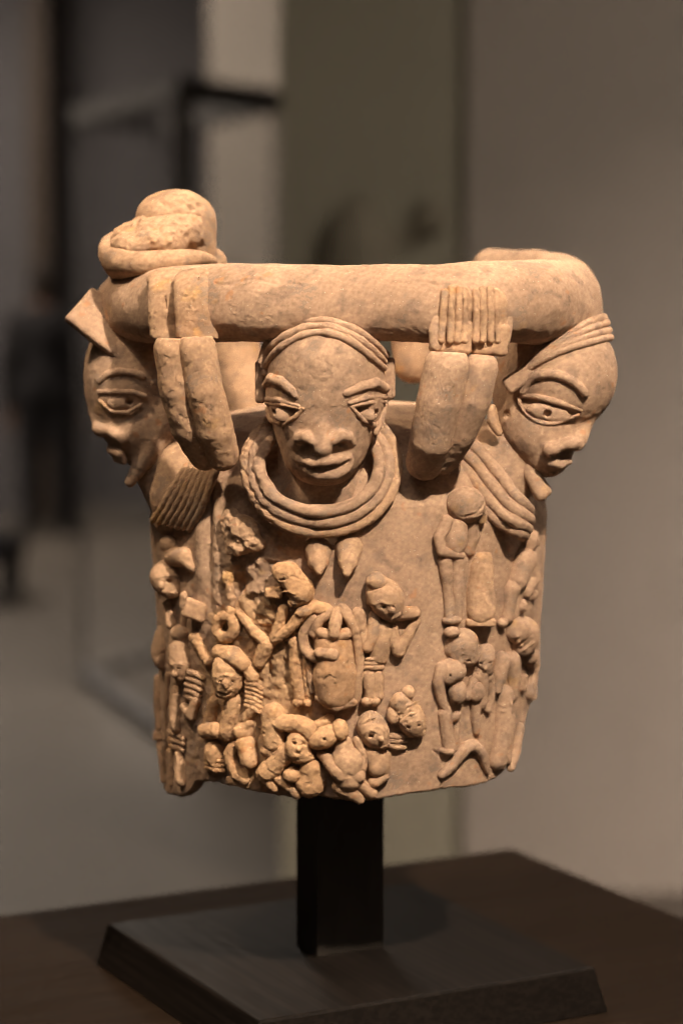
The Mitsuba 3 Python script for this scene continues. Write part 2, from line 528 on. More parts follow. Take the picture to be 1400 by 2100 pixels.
# its far corner is seen at (0.182, 0.534)
PC = np.array([0.182, 0.534]) - 0.42 * ua - 0.42 * ub
rings = [ring4(PC, 0.42, 0.42, FLOOR + 0.004), ring4(PC, 0.42, 0.42, -0.003), ring4(PC, 0.417, 0.417, 0.0)]
put(pl, 'cabinet', prism(rings), 'plinth_wood', False)
ds = thing('display_mount', 'black square base board with upright post holding the sculpture', 'mount')
H = 0.1535
rings = [ring4(BC, H + 0.0085, H + 0.0085, 0.0008), ring4(BC, H + 0.0008, H + 0.0008, 0.0355), ring4(BC, H - 0.0002, H - 0.0002, 0.0372), ring4(BC, H - 0.0015, H - 0.0015, 0.038)]
put(ds, 'base_board', prism(rings), 'stained_wood', False)
pc = np.array([-0.0195, 0.0035]) + 0.0305 * ua + 0.019 * ub
rings = [ring4(pc, h1, h2, z) for h1, h2, z in ((0.0315, 0.0195, 0.0383), (0.0315, 0.0195, 0.30), (0.0305, 0.0185, 0.301))]
put(ds, 'post', prism(rings), 'post_paint', False)

# ------------------------------------------------------------------ the sculpture
SC = thing('terracotta_sculpture', 'terracotta ring vessel with carved heads, raised arms and small relief figures on its drum', 'sculpture')
PROF = np.array([(822, 0), (824, 90), (830, 170), (845, 245), (870, 305), (905, 350), (950, 385), (1000, 402), (1050, 407), (1120, 404), (1250, 397), (1400, 390), (1600, 384), (1700, 382)], float)
PZ = np.array([P(715, y, 0)[2] for y in PROF[:, 0]])
PR = PROF[:, 1] * PXM


class Drum:
    """Signed distance (nearly) to the plain drum; used to seat the reliefs."""
    def __call__(self, X):
        X = np.asarray(X)
        r = np.hypot(X[:, 0] - AX, X[:, 1] - AY)
        R = np.interp(-X[:, 2], -PZ, PR)
        return r - R


DRUM = Drum()
EDGE = np.array([(300, 1600), (328, 1605), (345, 1626), (380, 1632), (400, 1622), (412, 1602), (440, 1600), (470, 1606), (525, 1621), (560, 1627), (600, 1634), (660, 1632), (690, 1638), (740, 1643), (775, 1638),
                 (830, 1627), (870, 1621), (900, 1616), (950, 1612), (985, 1604), (1015, 1587), (1035, 1555), (1060, 1500), (1076, 1440), (1110, 1425)], float)


def drum_mesh():
    nt, nr = 660, 300
    t = np.linspace(-1, 1, nt, endpoint=False)
    th = -math.pi / 2 + math.pi * (0.62 * t + 0.38 * t ** 3)            # denser towards the viewer
    arc = np.concatenate([[0], np.cumsum(np.hypot(np.diff(PR), np.diff(PZ)))])
    edge_x = 715 + 388 * np.cos(th) * 0.985
    front = np.sin(th) < 0.12
    ez = np.where(front, np.interp(edge_x, EDGE[:, 0], EDGE[:, 1]), 0)
    by = np.interp(np.mod(th + np.pi / 2, 2 * np.pi), [np.pi / 2, 0.9 * np.pi, 1.3 * np.pi, 1.5 * np.pi], [1430, 1440, 1590, 1600])
    zed = np.where(front, [P(x, y, -388 * math.sin(a))[2] for x, y, a in zip(edge_x, ez, th)], [P(715, y, 0)[2] for y in by])
    zed = zed + 0.0012 * (meshkit.fbm(np.stack([np.cos(th) * 40, np.sin(th) * 40, th * 0], 1), 3, 1) - 0.5)
    u = np.linspace(0, 1, nr)
    rows = []
    a_end = np.interp(-zed, -PZ, arc)
    for uu in u:
        a = uu * a_end
        R, Z = np.interp(a, arc, PR), np.interp(a, arc, PZ)
        rows.append(np.stack([AX + R * np.cos(th), AY + R * np.sin(th), Z], 1))
    V = np.array(rows)
    px, py = proj(V)
    seen = np.clip(-(V[..., 1] - AY) / 0.03, 0, 1)
    N = np.stack([np.cos(th), np.sin(th), 0 * th], 1)[None] * np.ones((nr, 1, 1))
    g = lambda x, y, sx, sy, r=0: np.exp(-(((px - x) * math.cos(r) + (py - y) * math.sin(r)) / sx) ** 2 - (((py - y) * math.cos(r) - (px - x) * math.sin(r)) / sy) ** 2)
    f1 = meshkit.fbm(V * 28, 3, 11) - 0.5
    f2 = meshkit.fbm(V * 140, 3, 12) - 0.5
    f3 = meshkit.fbm(V * 300, 3, 13) - 0.5
    disp = 0.0035 * f1 + 0.0008 * f2
    worn = np.clip(1.2 * g(545, 1210, 62, 110) + 0.9 * g(560, 1400, 70, 80) + g(490, 1180, 40, 120) + 0.7 * g(600, 1600, 120, 40) + 0.7 * g(430, 1450, 90, 160), 0, 1) * seen
    disp += worn * (0.0060 * f2 + 0.0026 * f3 - 0.0006)
    disp -= seen * 0.011 * g(484, 1203, 15, 30, 0.45)                                     # a deep broken hollow
    disp -= seen * 0.005 * (g(548, 1370, 7, 26) + g(540, 1300, 14, 20))
    disp += seen * 0.0035 * (g(415, 1100, 16, 150, 0.02) + 0.8 * g(447, 1090, 9, 140, 0.0) - 0.8 * g(432, 1080, 6, 130))   # long ridges, left of the middle
    cracks = 0
    for x0, y0, x1, y1 in ((528, 1480, 530, 1625), (905, 1560, 903, 1618), (890, 1540, 905, 1560), (430, 1000, 440, 1130)):
        L = math.hypot(x1 - x0, y1 - y0)
        tt = np.clip(((px - x0) * (x1 - x0) + (py - y0) * (y1 - y0)) / L ** 2, 0, 1)
        dd = np.hypot(px - x0 - tt * (x1 - x0) + 3 * np.sin(py * 0.12), py - y0 - tt * (y1 - y0))
        cracks = cracks + np.exp(-(dd / 2.6) ** 2)
    disp -= seen * 0.0016 * np.clip(cracks, 0, 1)
    fine = 1 - np.clip((1 - u) * 0, 0, 1)
    V = V + N * disp[..., None] * np.clip((PR[-1] * 0 + np.hypot(V[..., 0] - AX, V[..., 1] - AY)) / 0.05, 0, 1)[..., None] * fine[:, None, None]
    # the broken lower edge and the hollow inside
    last = V[-1]
    c = np.array([AX, AY])
    ins = []
    for off, dz in ((0.002, -0.0012), (0.006, -0.0015), (0.011, 0.0008), (0.014, 0.006)):
        d = last[:, :2] - c
        r = np.linalg.norm(d, axis=1, keepdims=True)
        jit = 0.0015 * (meshkit.noise(last * 260, 21) - 0.5)
        ins.append(np.concatenate([c + d * (r - off) / r, (last[:, 2] + dz + jit)[:, None]], 1))
    for z, R in ((0.30, 0.143), (0.40, 0.146), (0.45, 0.14), (0.475, 0.11), (0.482, 0.05), (0.484, 0.001)):
        ins.append(np.stack([AX + R * np.cos(th), AY + R * np.sin(th), 0 * th + z], 1))
    V = np.concatenate([V, np.array(ins)])
    n = len(V)
    i, j = np.meshgrid(np.arange(n - 1), np.arange(nt), indexing='ij')
    q = np.stack([i * nt + j, (i + 1) * nt + j, (i + 1) * nt + (j + 1) % nt, i * nt + (j + 1) % nt], -1).reshape(-1, 4)
    return V.reshape(-1, 3), q


put(SC, 'drum', drum_mesh(), 'drum_clay')

# ---- the ring on top: a thick coil, broken away at the back
RIM_C = (718, 612)
RIM_PATH, FLIP = [], False


def rim_mesh():
    n, m = 620, 150
    a = np.radians(np.linspace(62, -206, n))             # from the back right round the front to the back left; -90 is the front
    e = 2 / 2.7
    cx = 718 + 437 * np.sign(np.cos(a)) * np.abs(np.cos(a)) ** e
    dd = -425 * np.sign(np.sin(a)) * np.abs(np.sin(a)) ** e
    front_y = np.interp(np.degrees(a), [-206, -180, -150, -120, -90, -60, -30, -12, 0, 40, 62], [604, 630, 628, 621, 621, 619, 617, 628, 636, 590, 562])
    vr = np.interp(np.degrees(a), [-206, -180, -150, -120, -90, -60, -30, -12, 0, 40, 62], [70, 74, 78, 82, 80, 83, 89, 100, 108, 75, 56])
    hr = np.interp(np.degrees(a), [-206, -180, -150, -120, -60, -30, 0, 62], [64, 88, 78, 76, 76, 80, 80, 52])
    C = np.array([P(x, y, d) for x, y, d in zip(cx, front_y, dd)])
    C[:, 2] = [P(x, y, 0)[2] if d < 0 else P(x, y, d)[2] for x, y, d in zip(cx, front_y, dd)]
    for k in range(n):
        RIM_PATH.append((C[k], min(vr[k], hr[k]) * unit(dd[k])))
    tan = np.gradient(C, axis=0)
    tan[:, 2] = 0
    tan /= np.linalg.norm(tan, axis=1, keepdims=True)
    out = np.stack([tan[:, 1], -tan[:, 0], 0 * a], 1)
    out *= np.sign((out[:, :2] * (C[:, :2] - [AX, AY])).sum(1))[:, None]
    s = np.concatenate([[0], np.cumsum(np.linalg.norm(np.diff(C, axis=0), axis=1))])
    capr = np.sqrt(np.clip(np.minimum(s, s[-1] - s) / 0.02, 0.0004, 1) * (2 - np.clip(np.minimum(s, s[-1] - s) / 0.02, 0, 1)))
    b = np.linspace(0, 2 * np.pi, m, endpoint=False)
    co, si = np.cos(b), np.sin(b)
    q = lambda v: np.sign(v) * np.abs(v) ** 0.95
    V = C[:, None] + (out[:, None] * (q(co)[None, :, None] * hr[:, None, None]) + np.array([0, 0, 1.0]) * (q(si)[None, :, None] * vr[:, None, None])) * np.array([unit(d) for d in dd])[:, None, None] * capr[:, None, None]
    N = out[:, None] * co[None, :, None] + np.array([0, 0, 1.0]) * si[None, :, None]
    f = 0.009 * (meshkit.fbm(V * 15, 3, 31) - 0.5) + 0.0011 * (meshkit.fbm(V * 120, 3, 32) - 0.5)
    px, py = proj(V)
    under = np.clip((py - 640) / 40, 0, 1) * np.clip(-(V[..., 1] - AY) / 0.03, 0, 1)
    f += under * 0.0012 * (meshkit.fbm(V * 260, 3, 33) - 0.5)
    f -= 0.0011 * np.exp(-((py - 582 - 5 * np.sin(px * 0.021) - 3 * np.sin(px * 0.07)) / 2.2) ** 2) * ((px > 780) & (px < 900) | (px > 440) & (px < 620)) * (V[..., 1] < AY)
    V = V + N * f[..., None]
    i, j = np.meshgrid(np.arange(n - 1), np.arange(m), indexing='ij')
    F = np.stack([i * m + j, i * m + (j + 1) % m, (i + 1) * m + (j + 1) % m, (i + 1) * m + j], -1).reshape(-1, 4)
    V = V.reshape(-1, 3)
    tri = np.vstack([F[:, [0, 1, 2]], F[:, [0, 2, 3]]])
    for base in (0, (n - 1) * m):                          # close both broken ends
        V = np.vstack([V, V[base:base + m].mean(0)])
        k = len(V) - 1
        fan = np.array([[base + x, base + (x + 1) % m, k] for x in range(m)])
        tri = np.vstack([tri, fan])
    return V, tri[:, ::-1] if FLIP else tri


put(SC, 'rim', rim_mesh(), 'fired_clay')
RIM = Sculpt()
RIM.chain([(c, r) for c, r in RIM_PATH[::12]])


def part(name, prims, look='fine', base=None, k=0.0, vox=0.00085, parent=None, label=None):
    m, rough = LOOK[look]
    s = build(prims, base, k, rough)
    put(parent or SC, name, surface(s, vox), m, True, label)
    return s


# ---- the middle head
hd = thing(SC + '__head', 'middle head facing the viewer with banded hair and a coiled collar')
HEAD = [('e', 668, 735, 412, 117, 103, 128), ('e', 667, 815, 402, 122, 105, 122), ('e', 664, 898, 395, 92, 86, 108), ('e', 662, 943, 388, 57, 46, 94)]
FEAT = [('c', (664, 850, -14, 14), (661, 885, -6, 20), (661, 917, 5, 20)),
        ('c', (606, 912, -4, 8), (612, 899, 6, 11), (626, 895, 11, 12), (640, 906, 13, 8)), ('c', (719, 908, -4, 9), (714, 896, 6, 11), (700, 892, 11, 13), (685, 904, 13, 8)),
        ('c', (614, 942, -3, 7), (640, 949, 5, 10), (664, 947, 10, 10), (692, 943, 7, 10), (716, 938, 2, 7)),
        ('c', (630, 965, 0, 8), (652, 974, 6, 12), (686, 971, 8, 14), (706, 961, 7, 12), (717, 951, 3, 8))]
core = build(HEAD, None, 40)
CORE = core
surfh = lambda x, y, h: depth(CORE, x, y) + h


CUTS = [('-e', 626, 914, surfh(626, 914, 8), 8, 6, 12), ('-e', 700, 912, surfh(700, 912, 8), 8, 6, 12), ('-e', 563, 844, surfh(563, 844, 0), 6, 6, 18), ('-e', 771, 845, surfh(771, 845, 0), 5, 6, 18),
        ('-c', *[(x, y, surfh(x, y, h), q) for x, y, h, q in ((626, 956, 7, 5), (656, 962, 12, 7), (688, 957, 13, 6), (713, 946, 9, 4))])]


def eye(cx, cy, w, h, rot=0):
    return ('-e', cx, cy, surfh(cx, cy, 7), w, h, 14, rot)


s2 = build(HEAD, None, 40)
for p in FEAT:
    s2.ops += build([p], CORE, 9).ops
face = Sculpt(0)
face.put(s2, s2.lo - 0.012, s2.hi + 0.004)
for c in build([HEAD[0]] + CUTS + [eye(588, 847, 30, 19, -6), eye(750, 847, 28, 18, 18)], None, 0).ops[1:]:
    face.ops.append(c)
face.rough = FINE
put(hd, 'face', surface(face, 0.0009), 'fired_clay')
part('neck', [('c', (660, 930, 330, 92), (660, 1000, 338, 90), (660, 1060, 318, 90))], 'fine', None, 0, 0.0013, hd)
for side, rows in ((-1, [((545, 790), (556, 776), (578, 782), (598, 800), (606, 812))]), (1, [((710, 806), (740, 792), (770, 785), (788, 796))])):
    for r in rows:
        part('eyebrow', [('c', *[(x, y, -1, q) for (x, y), q in zip(r, (8, 11, 12, 11, 8))])], 'fine', CORE, 0, 0.0008, hd)
part('eyelid', [('c', (548, 818, 0, 6), (575, 820, 1, 7), (612, 832, 0, 5))], 'fine', CORE, 0, 0.0008, hd)
part('eyelid', [('c', (548, 826, 1, 6), (580, 829, 2, 6), (614, 837, 0, 4)), ('c', (547, 838, 0, 5), (556, 862, 1, 6), (582, 869, 1, 6), (605, 855, 0, 5), (622, 838, 0, 4))], 'mid', CORE, 0, 0.0008, hd)
part('eyelid', [('c', (716, 826, 0, 5), (750, 815, 1, 7), (788, 812, -2, 7))], 'fine', CORE, 0, 0.0008, hd)
part('eyelid', [('c', (720, 833, 0, 4), (755, 825, 2, 6), (788, 823, 0, 5)), ('c', (722, 836, 0, 4), (745, 862, 1, 6), (768, 873, 0, 6), (784, 855, -3, 6))], 'fine', CORE, 0, 0.0008, hd)
part('eyeball', [('e', 588, 848, -9, 28, 17, 11, -6), ('-e', 563, 844, 0, 6, 6, 40)], 'fine', CORE, 0, 0.0007, hd)
part('eyeball', [('e', 748, 848, -9, 26, 15, 11, 18), ('-e', 771, 845, 0, 5, 6, 40)], 'fine', CORE, 0, 0.0007, hd)
BANDS = [((537, 742), (548, 706), (585, 672), (640, 656), (700, 664), (752, 690), (790, 728)),
         ((540, 752), (552, 718), (590, 686), (642, 668), (698, 676), (746, 702), (788, 742)),
         ((543, 764), (556, 732), (596, 698), (644, 681), (694, 688), (740, 714), (786, 754))]


def dense(pts, n=6):
    """A smooth curve through the points."""
    p = np.array(pts, float)
    t = np.concatenate([[0], np.cumsum(np.linalg.norm(np.diff(p[:, :2], axis=0), axis=1))])
    from scipy.interpolate import CubicSpline
    return CubicSpline(t, p)(np.linspace(0, t[-1], (len(p) - 1) * n + 1))


for b in BANDS:
    part('headband', [('c', *[(x, y, surfh(x, y, 3 + 1.2 * math.sin(x * 0.11 + y)), 8.4 + 0.9 * math.sin(x * 0.06 + 2 * y)) for x, y in dense(b, 4)])], 'fine', None, 0, 0.0008, hd)
part('ear', [('b', 797, 775, 385, 12, 42, 26, 0, 8), ('c', (788, 830, 400, 8), (778, 872, 430, 8), (770, 888, 440, 6))], 'fine', None, 10, 0.001, hd)
part('ear', [('b', 534, 782, 385, 10, 44, 26, 0, 8)], 'fine', None, 0, 0.001, hd)

# its collar of coils
ck = thing(SC + '__collar')
for i, (rx, ry, r) in enumerate(((123, 94, 13.2), (139, 114, 13.2), (154, 133, 13))):
    pts = []
    for a in np.radians(np.arange(-52, 233, 6)):
        x, y = 655 + rx * math.cos(a) + 2 * i, 955 + ry * math.sin(a) + 2 * i
        d = 398 + 30 * math.sin(a) - 8 * i + (14 if 0.2 < a < 2.9 else 6) - 90 * max(0, abs(a - math.pi / 2) - 1.95)
        pts.append((x, y, d + 1.5 * math.sin(9 * a + i), r + 0.9 * math.sin(5 * a + 2 * i) + 0.5 * math.sin(13 * a + i)))
    m, rough = LOOK['fine' if i < 2 else 'mid']
    s = build([('c', *pts)] + [('-c', (655 + (rx + 16) * math.cos(q), 955 + (ry + 16) * math.sin(q), pts[int((math.degrees(q) + 52) / 6)][2] + 14, 1.8),
                                (655 + (rx - 10) * math.cos(q), 955 + (ry - 10) * math.sin(q), pts[int((math.degrees(q) + 52) / 6)][2] + 14, 1.8)) for q in np.radians((8, 11, 44, 47))], None, 0, None)
    left = lambda Xp, s=s: s(Xp)
    wrap = Sculpt(0)
    x_mid = P(590, 1000, 400)[0]

    def worn(Xp, s=s, x_mid=x_mid, i=i):
        w = np.clip((x_mid - Xp[:, 0]) / 0.02, 0, 1)
        return s(Xp) + 0.0003 * (2 * meshkit.noise(Xp * 160, 3) - 1) + w * 0.0020 * (2 * meshkit.fbm(Xp * 190, 2, 40 + i) - 1)
    wrap.put(worn, s.lo - 0.001, s.hi + 0.001)
    put(ck, 'coil', surface(wrap, 0.0009), m)
part('breast', [('c', (652, 1126, -4, 30), (654, 1150, 14, 23), (655, 1172, 34, 9))], 'mid', DRUM, 8)
part('breast', [('c', (715, 1122, -4, 30), (713, 1150, 14, 23), (711, 1175, 32, 9))], 'mid', DRUM, 8)

# ---- the right head, seen from its side
hr = thing(SC + '__head', 'right head in profile with banded hair and a chin beard')
RH = [('e', 1148, 765, 190, 116, 125, 118), ('e', 1106, 875, 205, 84, 92, 92), ('e', 1118, 930, 215, 52, 50, 66)]
CORE_R = build(RH, None, 40)
rs = lambda x, y, h: depth(CORE_R, x, y) + h
RF = RH + [('c', (1206, 850, 215, 14), (1194, 885, 236, 15), (1182, 908, 256, 17)), ('e', 1168, 911, rs(1160, 911, 12), 22, 14, 19, -10), ('e', 1131, 922, rs(1131, 922, 8), 19, 14, 17, -15), ('c', (1128, 948, rs(1128, 948, 2), 9), (1148, 953, rs(1146, 950, 6), 10), (1166, 946, rs(1158, 946, 4), 8))]
s2 = build(RF, None, 12)
face = Sculpt(0)
face.put(s2, s2.lo, s2.hi)
for c in build([RH[0], ('-e', 1136, 936, rs(1134, 930, 14), 12, 7, 12), ('-e', 1168, 925, rs(1160, 918, 16), 15, 8, 12), ('-e', 1124, 846, rs(1124, 846, 6), 52, 20, 17, 12)], None, 0).ops[1:]:
    face.ops.append(c)
face.ops.append(build([('e', 0, 0, 0, 1, 1, 1), ('-e', 1037, 848, rs(1037, 848, 4), 9, 9, 24)], None, 0).ops[1])
face.rough = FINE
put(hr, 'face', surface(face, 0.0009), 'fired_clay')
part('neck', [('c', (1085, 880, 170, 70), (1035, 945, 180, 84), (985, 1010, 190, 92))], 'fine', None, 0, 0.0012, hr)
part('eyebrow', [('c', *[(x, y, 1, 10 - 0.0 * x) for x, y in dense(((1072, 800), (1090, 775), (1130, 766), (1168, 778), (1198, 806)), 3)])], 'fine', CORE_R, 0, 0.0008, hr)
part('eyelid', [('c', *[(x, y, 1, r) for x, y, r in ((1064, 812, 3), (1100, 813, 6), (1140, 823, 7), (1192, 842, 4))])], 'fine', CORE_R, 0, 0.0008, hr)
part('eyelid', [('c', *[(x, y, 0, 4) for x, y in dense(((1063, 818), (1078, 848), (1112, 868), (1150, 864), (1186, 850)), 3)])], 'fine', CORE_R, 0, 0.0008, hr)
part('eyeball', [('e', 1124, 847, -9, 48, 18, 15, 12), ('-e', 1122, 848, 6, 9, 9, 30)], 'fine', CORE_R, 0, 0.0007, hr)
part('ear', [('c', (1008, 838, 255, 10), (1010, 862, 262, 12), (1022, 886, 266, 8))], 'mid', None, 0, 0.0008, hr)
part('scalp', [('e', 1085, 790, 110, 78, 110, 95)], 'fine', None, 0, 0.0014, hr)
part('sideburn', [('b', 1062, 775, 268, 32, 17, 22, -35, 6)], 'fine', None, 0, 0.001, hr)
part('beard', [('c', (1082, 955, 240, 17), (1096, 985, 250, 18), (1108, 1012, 252, 16)), ('c', (1108, 985, 244, 10), (1122, 1008, 246, 9))], 'fine', None, 0, 0.0009, hr)
part('lip', [('c', (1127, 958, 258, 5), (1132, 968, 256, 6), (1130, 975, 252, 4))], 'fine', None, 0, 0.0008, hr)
for b in (((1098, 732), (1150, 694), (1196, 666), (1238, 650)), ((1090, 739), (1150, 702), (1200, 677), (1244, 662)), ((1084, 747), (1150, 711), (1204, 690), (1249, 677)), ((1084, 754), (1152, 719), (1206, 702), (1252, 691))):
    part('headband', [('c', *[(x, y, rs(x, y, 4), 7.5) for x, y in dense(b, 4)])], 'fine', None, 0, 0.0008, hr)
ck2 = thing(SC + '__collar')
for i, b in enumerate((((958, 900, 270), (1000, 945, 290), (1045, 1000, 300), (1074, 1036, 285), (1082, 1045, 255)), ((945, 920, 275), (990, 970, 300), (1040, 1030, 308), (1074, 1058, 290), (1084, 1066, 258)),
                       ((938, 945, 275), (980, 995, 302), (1030, 1052, 310), (1070, 1078, 290), (1080, 1084, 258)), ((985, 1030, 292), (1010, 1058, 302), (1040, 1080, 300), (1066, 1094, 284), (1074, 1098, 256)))):
    part('coil', [('c', *[(x, y, d, 13.5 + 0.8 * math.sin(k)) for k, (x, y, d) in enumerate(dense(b, 4))])], 'fine', None, 0, 0.0009, ck2)

# ---- the left head
hl = thing(SC + '__head', 'left head in profile under a slanting brim')
LH = [('e', 278, 775, 130, 106, 150, 112, 0), ('e', 300, 868, 150, 92, 82, 88), ('e', 305, 915, 155, 54, 56, 62)]
CORE_L = build(LH, None, 40)
ls = lambda x, y, h: depth(CORE_L, x, y) + h
LF = LH + [('c', (197, 845, 160, 13), (205, 876, 180, 15)), ('c', (204, 882, 184, 12), (226, 884, ls(226, 884, 3), 11), (250, 902, ls(250, 902, 2), 8)), ('c', (228, 922, 184, 9), (246, 932, ls(252, 925, 4), 9)), ('c', (240, 940, 184, 8), (254, 946, ls(264, 940, 2), 8)),
           ('c', *dense(((336, 800, 196, 22), (330, 860, 206, 22), (310, 920, 208, 21), (284, 962, 200, 16), (267, 988, 197, 12)), 3))]
s2 = build(LF, None, 12)
face = Sculpt(0)
face.put(s2, s2.lo, s2.hi)
for c in build([LH[0], ('-e', 224, 903, ls(224, 903, 8), 15, 6, 12, 25), ('-e', 248, 826, ls(248, 826, 7), 32, 17, 14, 0), ('-e', 264, 824, ls(264, 824, 0), 8, 8, 20)], None, 0).ops[1:]:
    face.ops.append(c)
face.rough = FINE
put(hl, 'face', surface(face, 0.0010), 'fired_clay')
part('eyebrow', [('c', *[(x, y, 1, 8) for x, y in ((204, 780), (220, 766), (245, 761), (272, 764), (290, 770))])], 'fine', CORE_L, 0, 0.0008, hl)
part('eyelid', [('c', *[(x, y, 1, 5) for x, y in ((203, 803), (235, 803), (272, 804), (296, 812))])], 'fine', CORE_L, 0, 0.0008, hl)
part('eyelid', [('c', *[(x, y, 0, 4.5) for x, y in ((205, 822), (230, 844), (262, 846), (288, 830))])], 'fine', CORE_L, 0, 0.0008, hl)
part('eyeball', [('e', 248, 826, -9, 29, 15, 11), ('-e', 264, 824, 0, 8, 8, 40)], 'fine', CORE_L, 0, 0.0007, hl)
part('neck', [('c', (330, 880, 130, 75), (352, 960, 140, 76), (372, 1040, 150, 62))], 'fine', None, 0, 0.0012, hl)
brim = Sculpt(0)
c, u = P(250, 692, 198), unit(198)
M = frame(38) @ np.array([[1, 0, 0], [0, math.cos(-0.62), -math.sin(-0.62)], [0, math.sin(-0.62), math.cos(-0.62)]])
brim.box(c, np.array([114, 50, 11]) * u, 7 * u, M)
brim.rough = MID
put(hl, 'brim', surface(brim, 0.0009), 'fired_clay')
part('cap', [('c', (240, 660, 130, 70), (310, 720, 140, 62))], 'fine', None, 20, 0.0013, hl)
ck3 = thing(SC + '__collar')
for i in range(7):
    o = i * 12.5
    part('coil', [('c', *dense(((392 + o * 0.80, 945 - 5 * i % 7, 265 + i * 8, 8), (365 + o * 0.9, 985 + o * 0.1, 268 + i * 8, 8.5), (335 + o, 1035 + o * 0.18, 250 + i * 9, 8), (313 + o, 1068 + o * 0.22, 215 + i * 9, 7)), 3))], 'mid', None, 0, 0.0009, ck3)
part('backing', [('c', (380, 960, 190, 62), (365, 1020, 190, 58), (352, 1060, 180, 40))], 'mid', None, 0, 0.0012, ck3)

# ---- the raised arms
rimd = lambda x, y, h: depth(RIM, x, y) + h
ar = thing(SC + '__arm')
part('forearm', [('c', (916, 752, 478, 47), (902, 820, 470, 47), (884, 900, 440, 45), (872, 945, 400, 40)), ('-b', 910, 695, 500, 70, 27, 90, 4, 4)], 'fine', None, 10, 0.0011, ar)
part('forearm', [('c', (986, 755, 462, 36), (968, 820, 455, 38), (938, 885, 425, 40), (905, 935, 385, 40)), ('-b', 990, 703, 480, 60, 25, 90, 6, 4)], 'fine', None, 10, 0.0011, ar)
part('palm', [('b', 924, 690, rimd(924, 655, -9), 43, 37, 19, 3, 12), ('b', 1002, 694, rimd(1002, 655, -9), 40, 35, 19, 5, 12)], 'mid', None, 6, 0.001, ar)
part('thumb', [('c', (893, 708, rimd(893, 655, 2), 13), (889, 680, rimd(889, 655, 2), 12), (894, 655, rimd(894, 655, 1), 9))], 'fine', None, 0, 0.001, ar)
part('thumb', [('c', (1034, 700, rimd(1034, 655, 0), 12), (1040, 672, rimd(1040, 655, 0), 10), (1043, 652, rimd(1043, 652, 0), 8))], 'fine', None, 0, 0.001, ar)
for x0, x1, yt in ((912, 904, 600), (927, 922, 592), (941, 938, 591), (954, 952, 597), (976, 975, 600), (990, 990, 593), (1004, 1006, 592), (1017, 1020, 597), (1029, 1033, 608)):
    part('finger', [('c', *[(x0 + (x1 - x0) * t, y, rimd(x0, min(y, 655), 5 + 8 * t), 8.4) for t, y in zip(np.linspace(0, 1, 9), np.linspace(yt, 697, 9))])], 'mid', None, 0, 0.0008, ar)
for x0, x1, yt in ((932, 928, 612), (1004, 1003, 614)):
    part('hand', [('e', x0 + (x1 - x0) * t, y, rimd(x0, min(y, 655), -7), 36, 22, 14) for t, y in zip(np.linspace(0, 1, 6), np.linspace(yt, 690, 6))], 'mid', None, 12, 0.0011, ar)
al = thing(SC + '__arm')
part('forearm', [('c', (353, 716, 450, 39), (366, 800, 438, 39), (387, 872, 410, 38), (420, 932, 368, 34)), ('-b', 350, 668, 460, 60, 26, 110, 2, 4)], 'mid', None, 10, 0.0011, al)
part('forearm', [('c', (404, 712, 466, 39), (419, 800, 456, 40), (438, 875, 430, 40), (455, 932, 390, 35)), ('-b', 410, 664, 480, 60, 26, 110, -2, 4)], 'mid', None, 10, 0.0011, al)
for x0, x1, hem in ((343, 351, 699), (400, 405, 695)):
    m = [(x0 + (x1 - x0) * t, y, rimd(x0, min(y, 655), -2)) for t, y in zip(np.linspace(0, 1, 8), np.linspace(574, 690, 8))]
    lines = [('-c', *[(x0 + o, y, rimd(x0 + o, y, 13), 1.6) for y in np.linspace(560, 615 + 9 * (k % 3), 6)]) for k, o in enumerate((-22, -12, -3, 8, 18))]
    part('hand', [('e', x, y, d, 43, 26, 15) for x, y, d in m] + [('-b', x1, hem + 28, 460, 70, 28, 160, 2, 3)] + lines, 'mid', None, 12, 0.001, al)

# ---- the broken stump on the left of the ring
st = thing(SC + '__stump')
LOOK['broken'] = ('ochre_clay', [(0.0022, 110, 51), (0.0012, 260, 52), (0.0006, 520, 53)])
dome = [('e', 358, 446, 120, 80, 58, 80), ('e', 402, 490, 110, 42, 74, 64), ('e', 440, 540, 60, 26, 30, 40)]
dome0 = build(dome, None, 18)
pits = [('-e', x, y, depth(dome0, x, y) + 7, 12, 10, 11) for x, y in ((348, 420), (372, 412), (395, 424), (366, 438), (388, 448), (411, 446), (404, 470), (424, 480), (420, 508), (340, 445), (330, 412), (414, 420))]
part('dome', dome + pits, 'mid', None, 18, 0.0011, st)
part('broken_core', [('e', 322, 490, 150, 108, 52, 98, -14), ('e', 304, 500, 214, 82, 36, 68, -8)], 'broken', None, 14, 0.0010, st)
part('bowl', [('e', 312, 545, 185, 98, 46, 102), ('c', *dense(((236, 488, 110, 15), (222, 516, 190, 20), (246, 534, 256, 23), (300, 540, 290, 24), (352, 534, 290, 22), (402, 528, 260, 16), (436, 536, 200, 10)), 4))], 'mid', None, 24, 0.0011, st)

# ---- what is left of the figures at the back
bk = thing(SC + '__head', 'plain back of the far head seen through the gaps under the rim')
part('face', [('e', 690, 770, -330, 105, 120, 105), ('c', (690, 840, -320, 80), (700, 900, -260, 95))], 'fine', None, 30, 0.0022, bk)
ab = thing(SC + '__arm')
part('forearm', [('c', (470, 640, -300, 50), (490, 760, -290, 50), (520, 860, -240, 50))], 'mid', None, 0, 0.002, ab)
part('forearm', [('c', (845, 660, -260, 45), (848, 745, -250, 42)), ('-b', 815, 805, -220, 50, 20, 90, 25, 4)], 'mid', None, 0, 0.0016, ab)


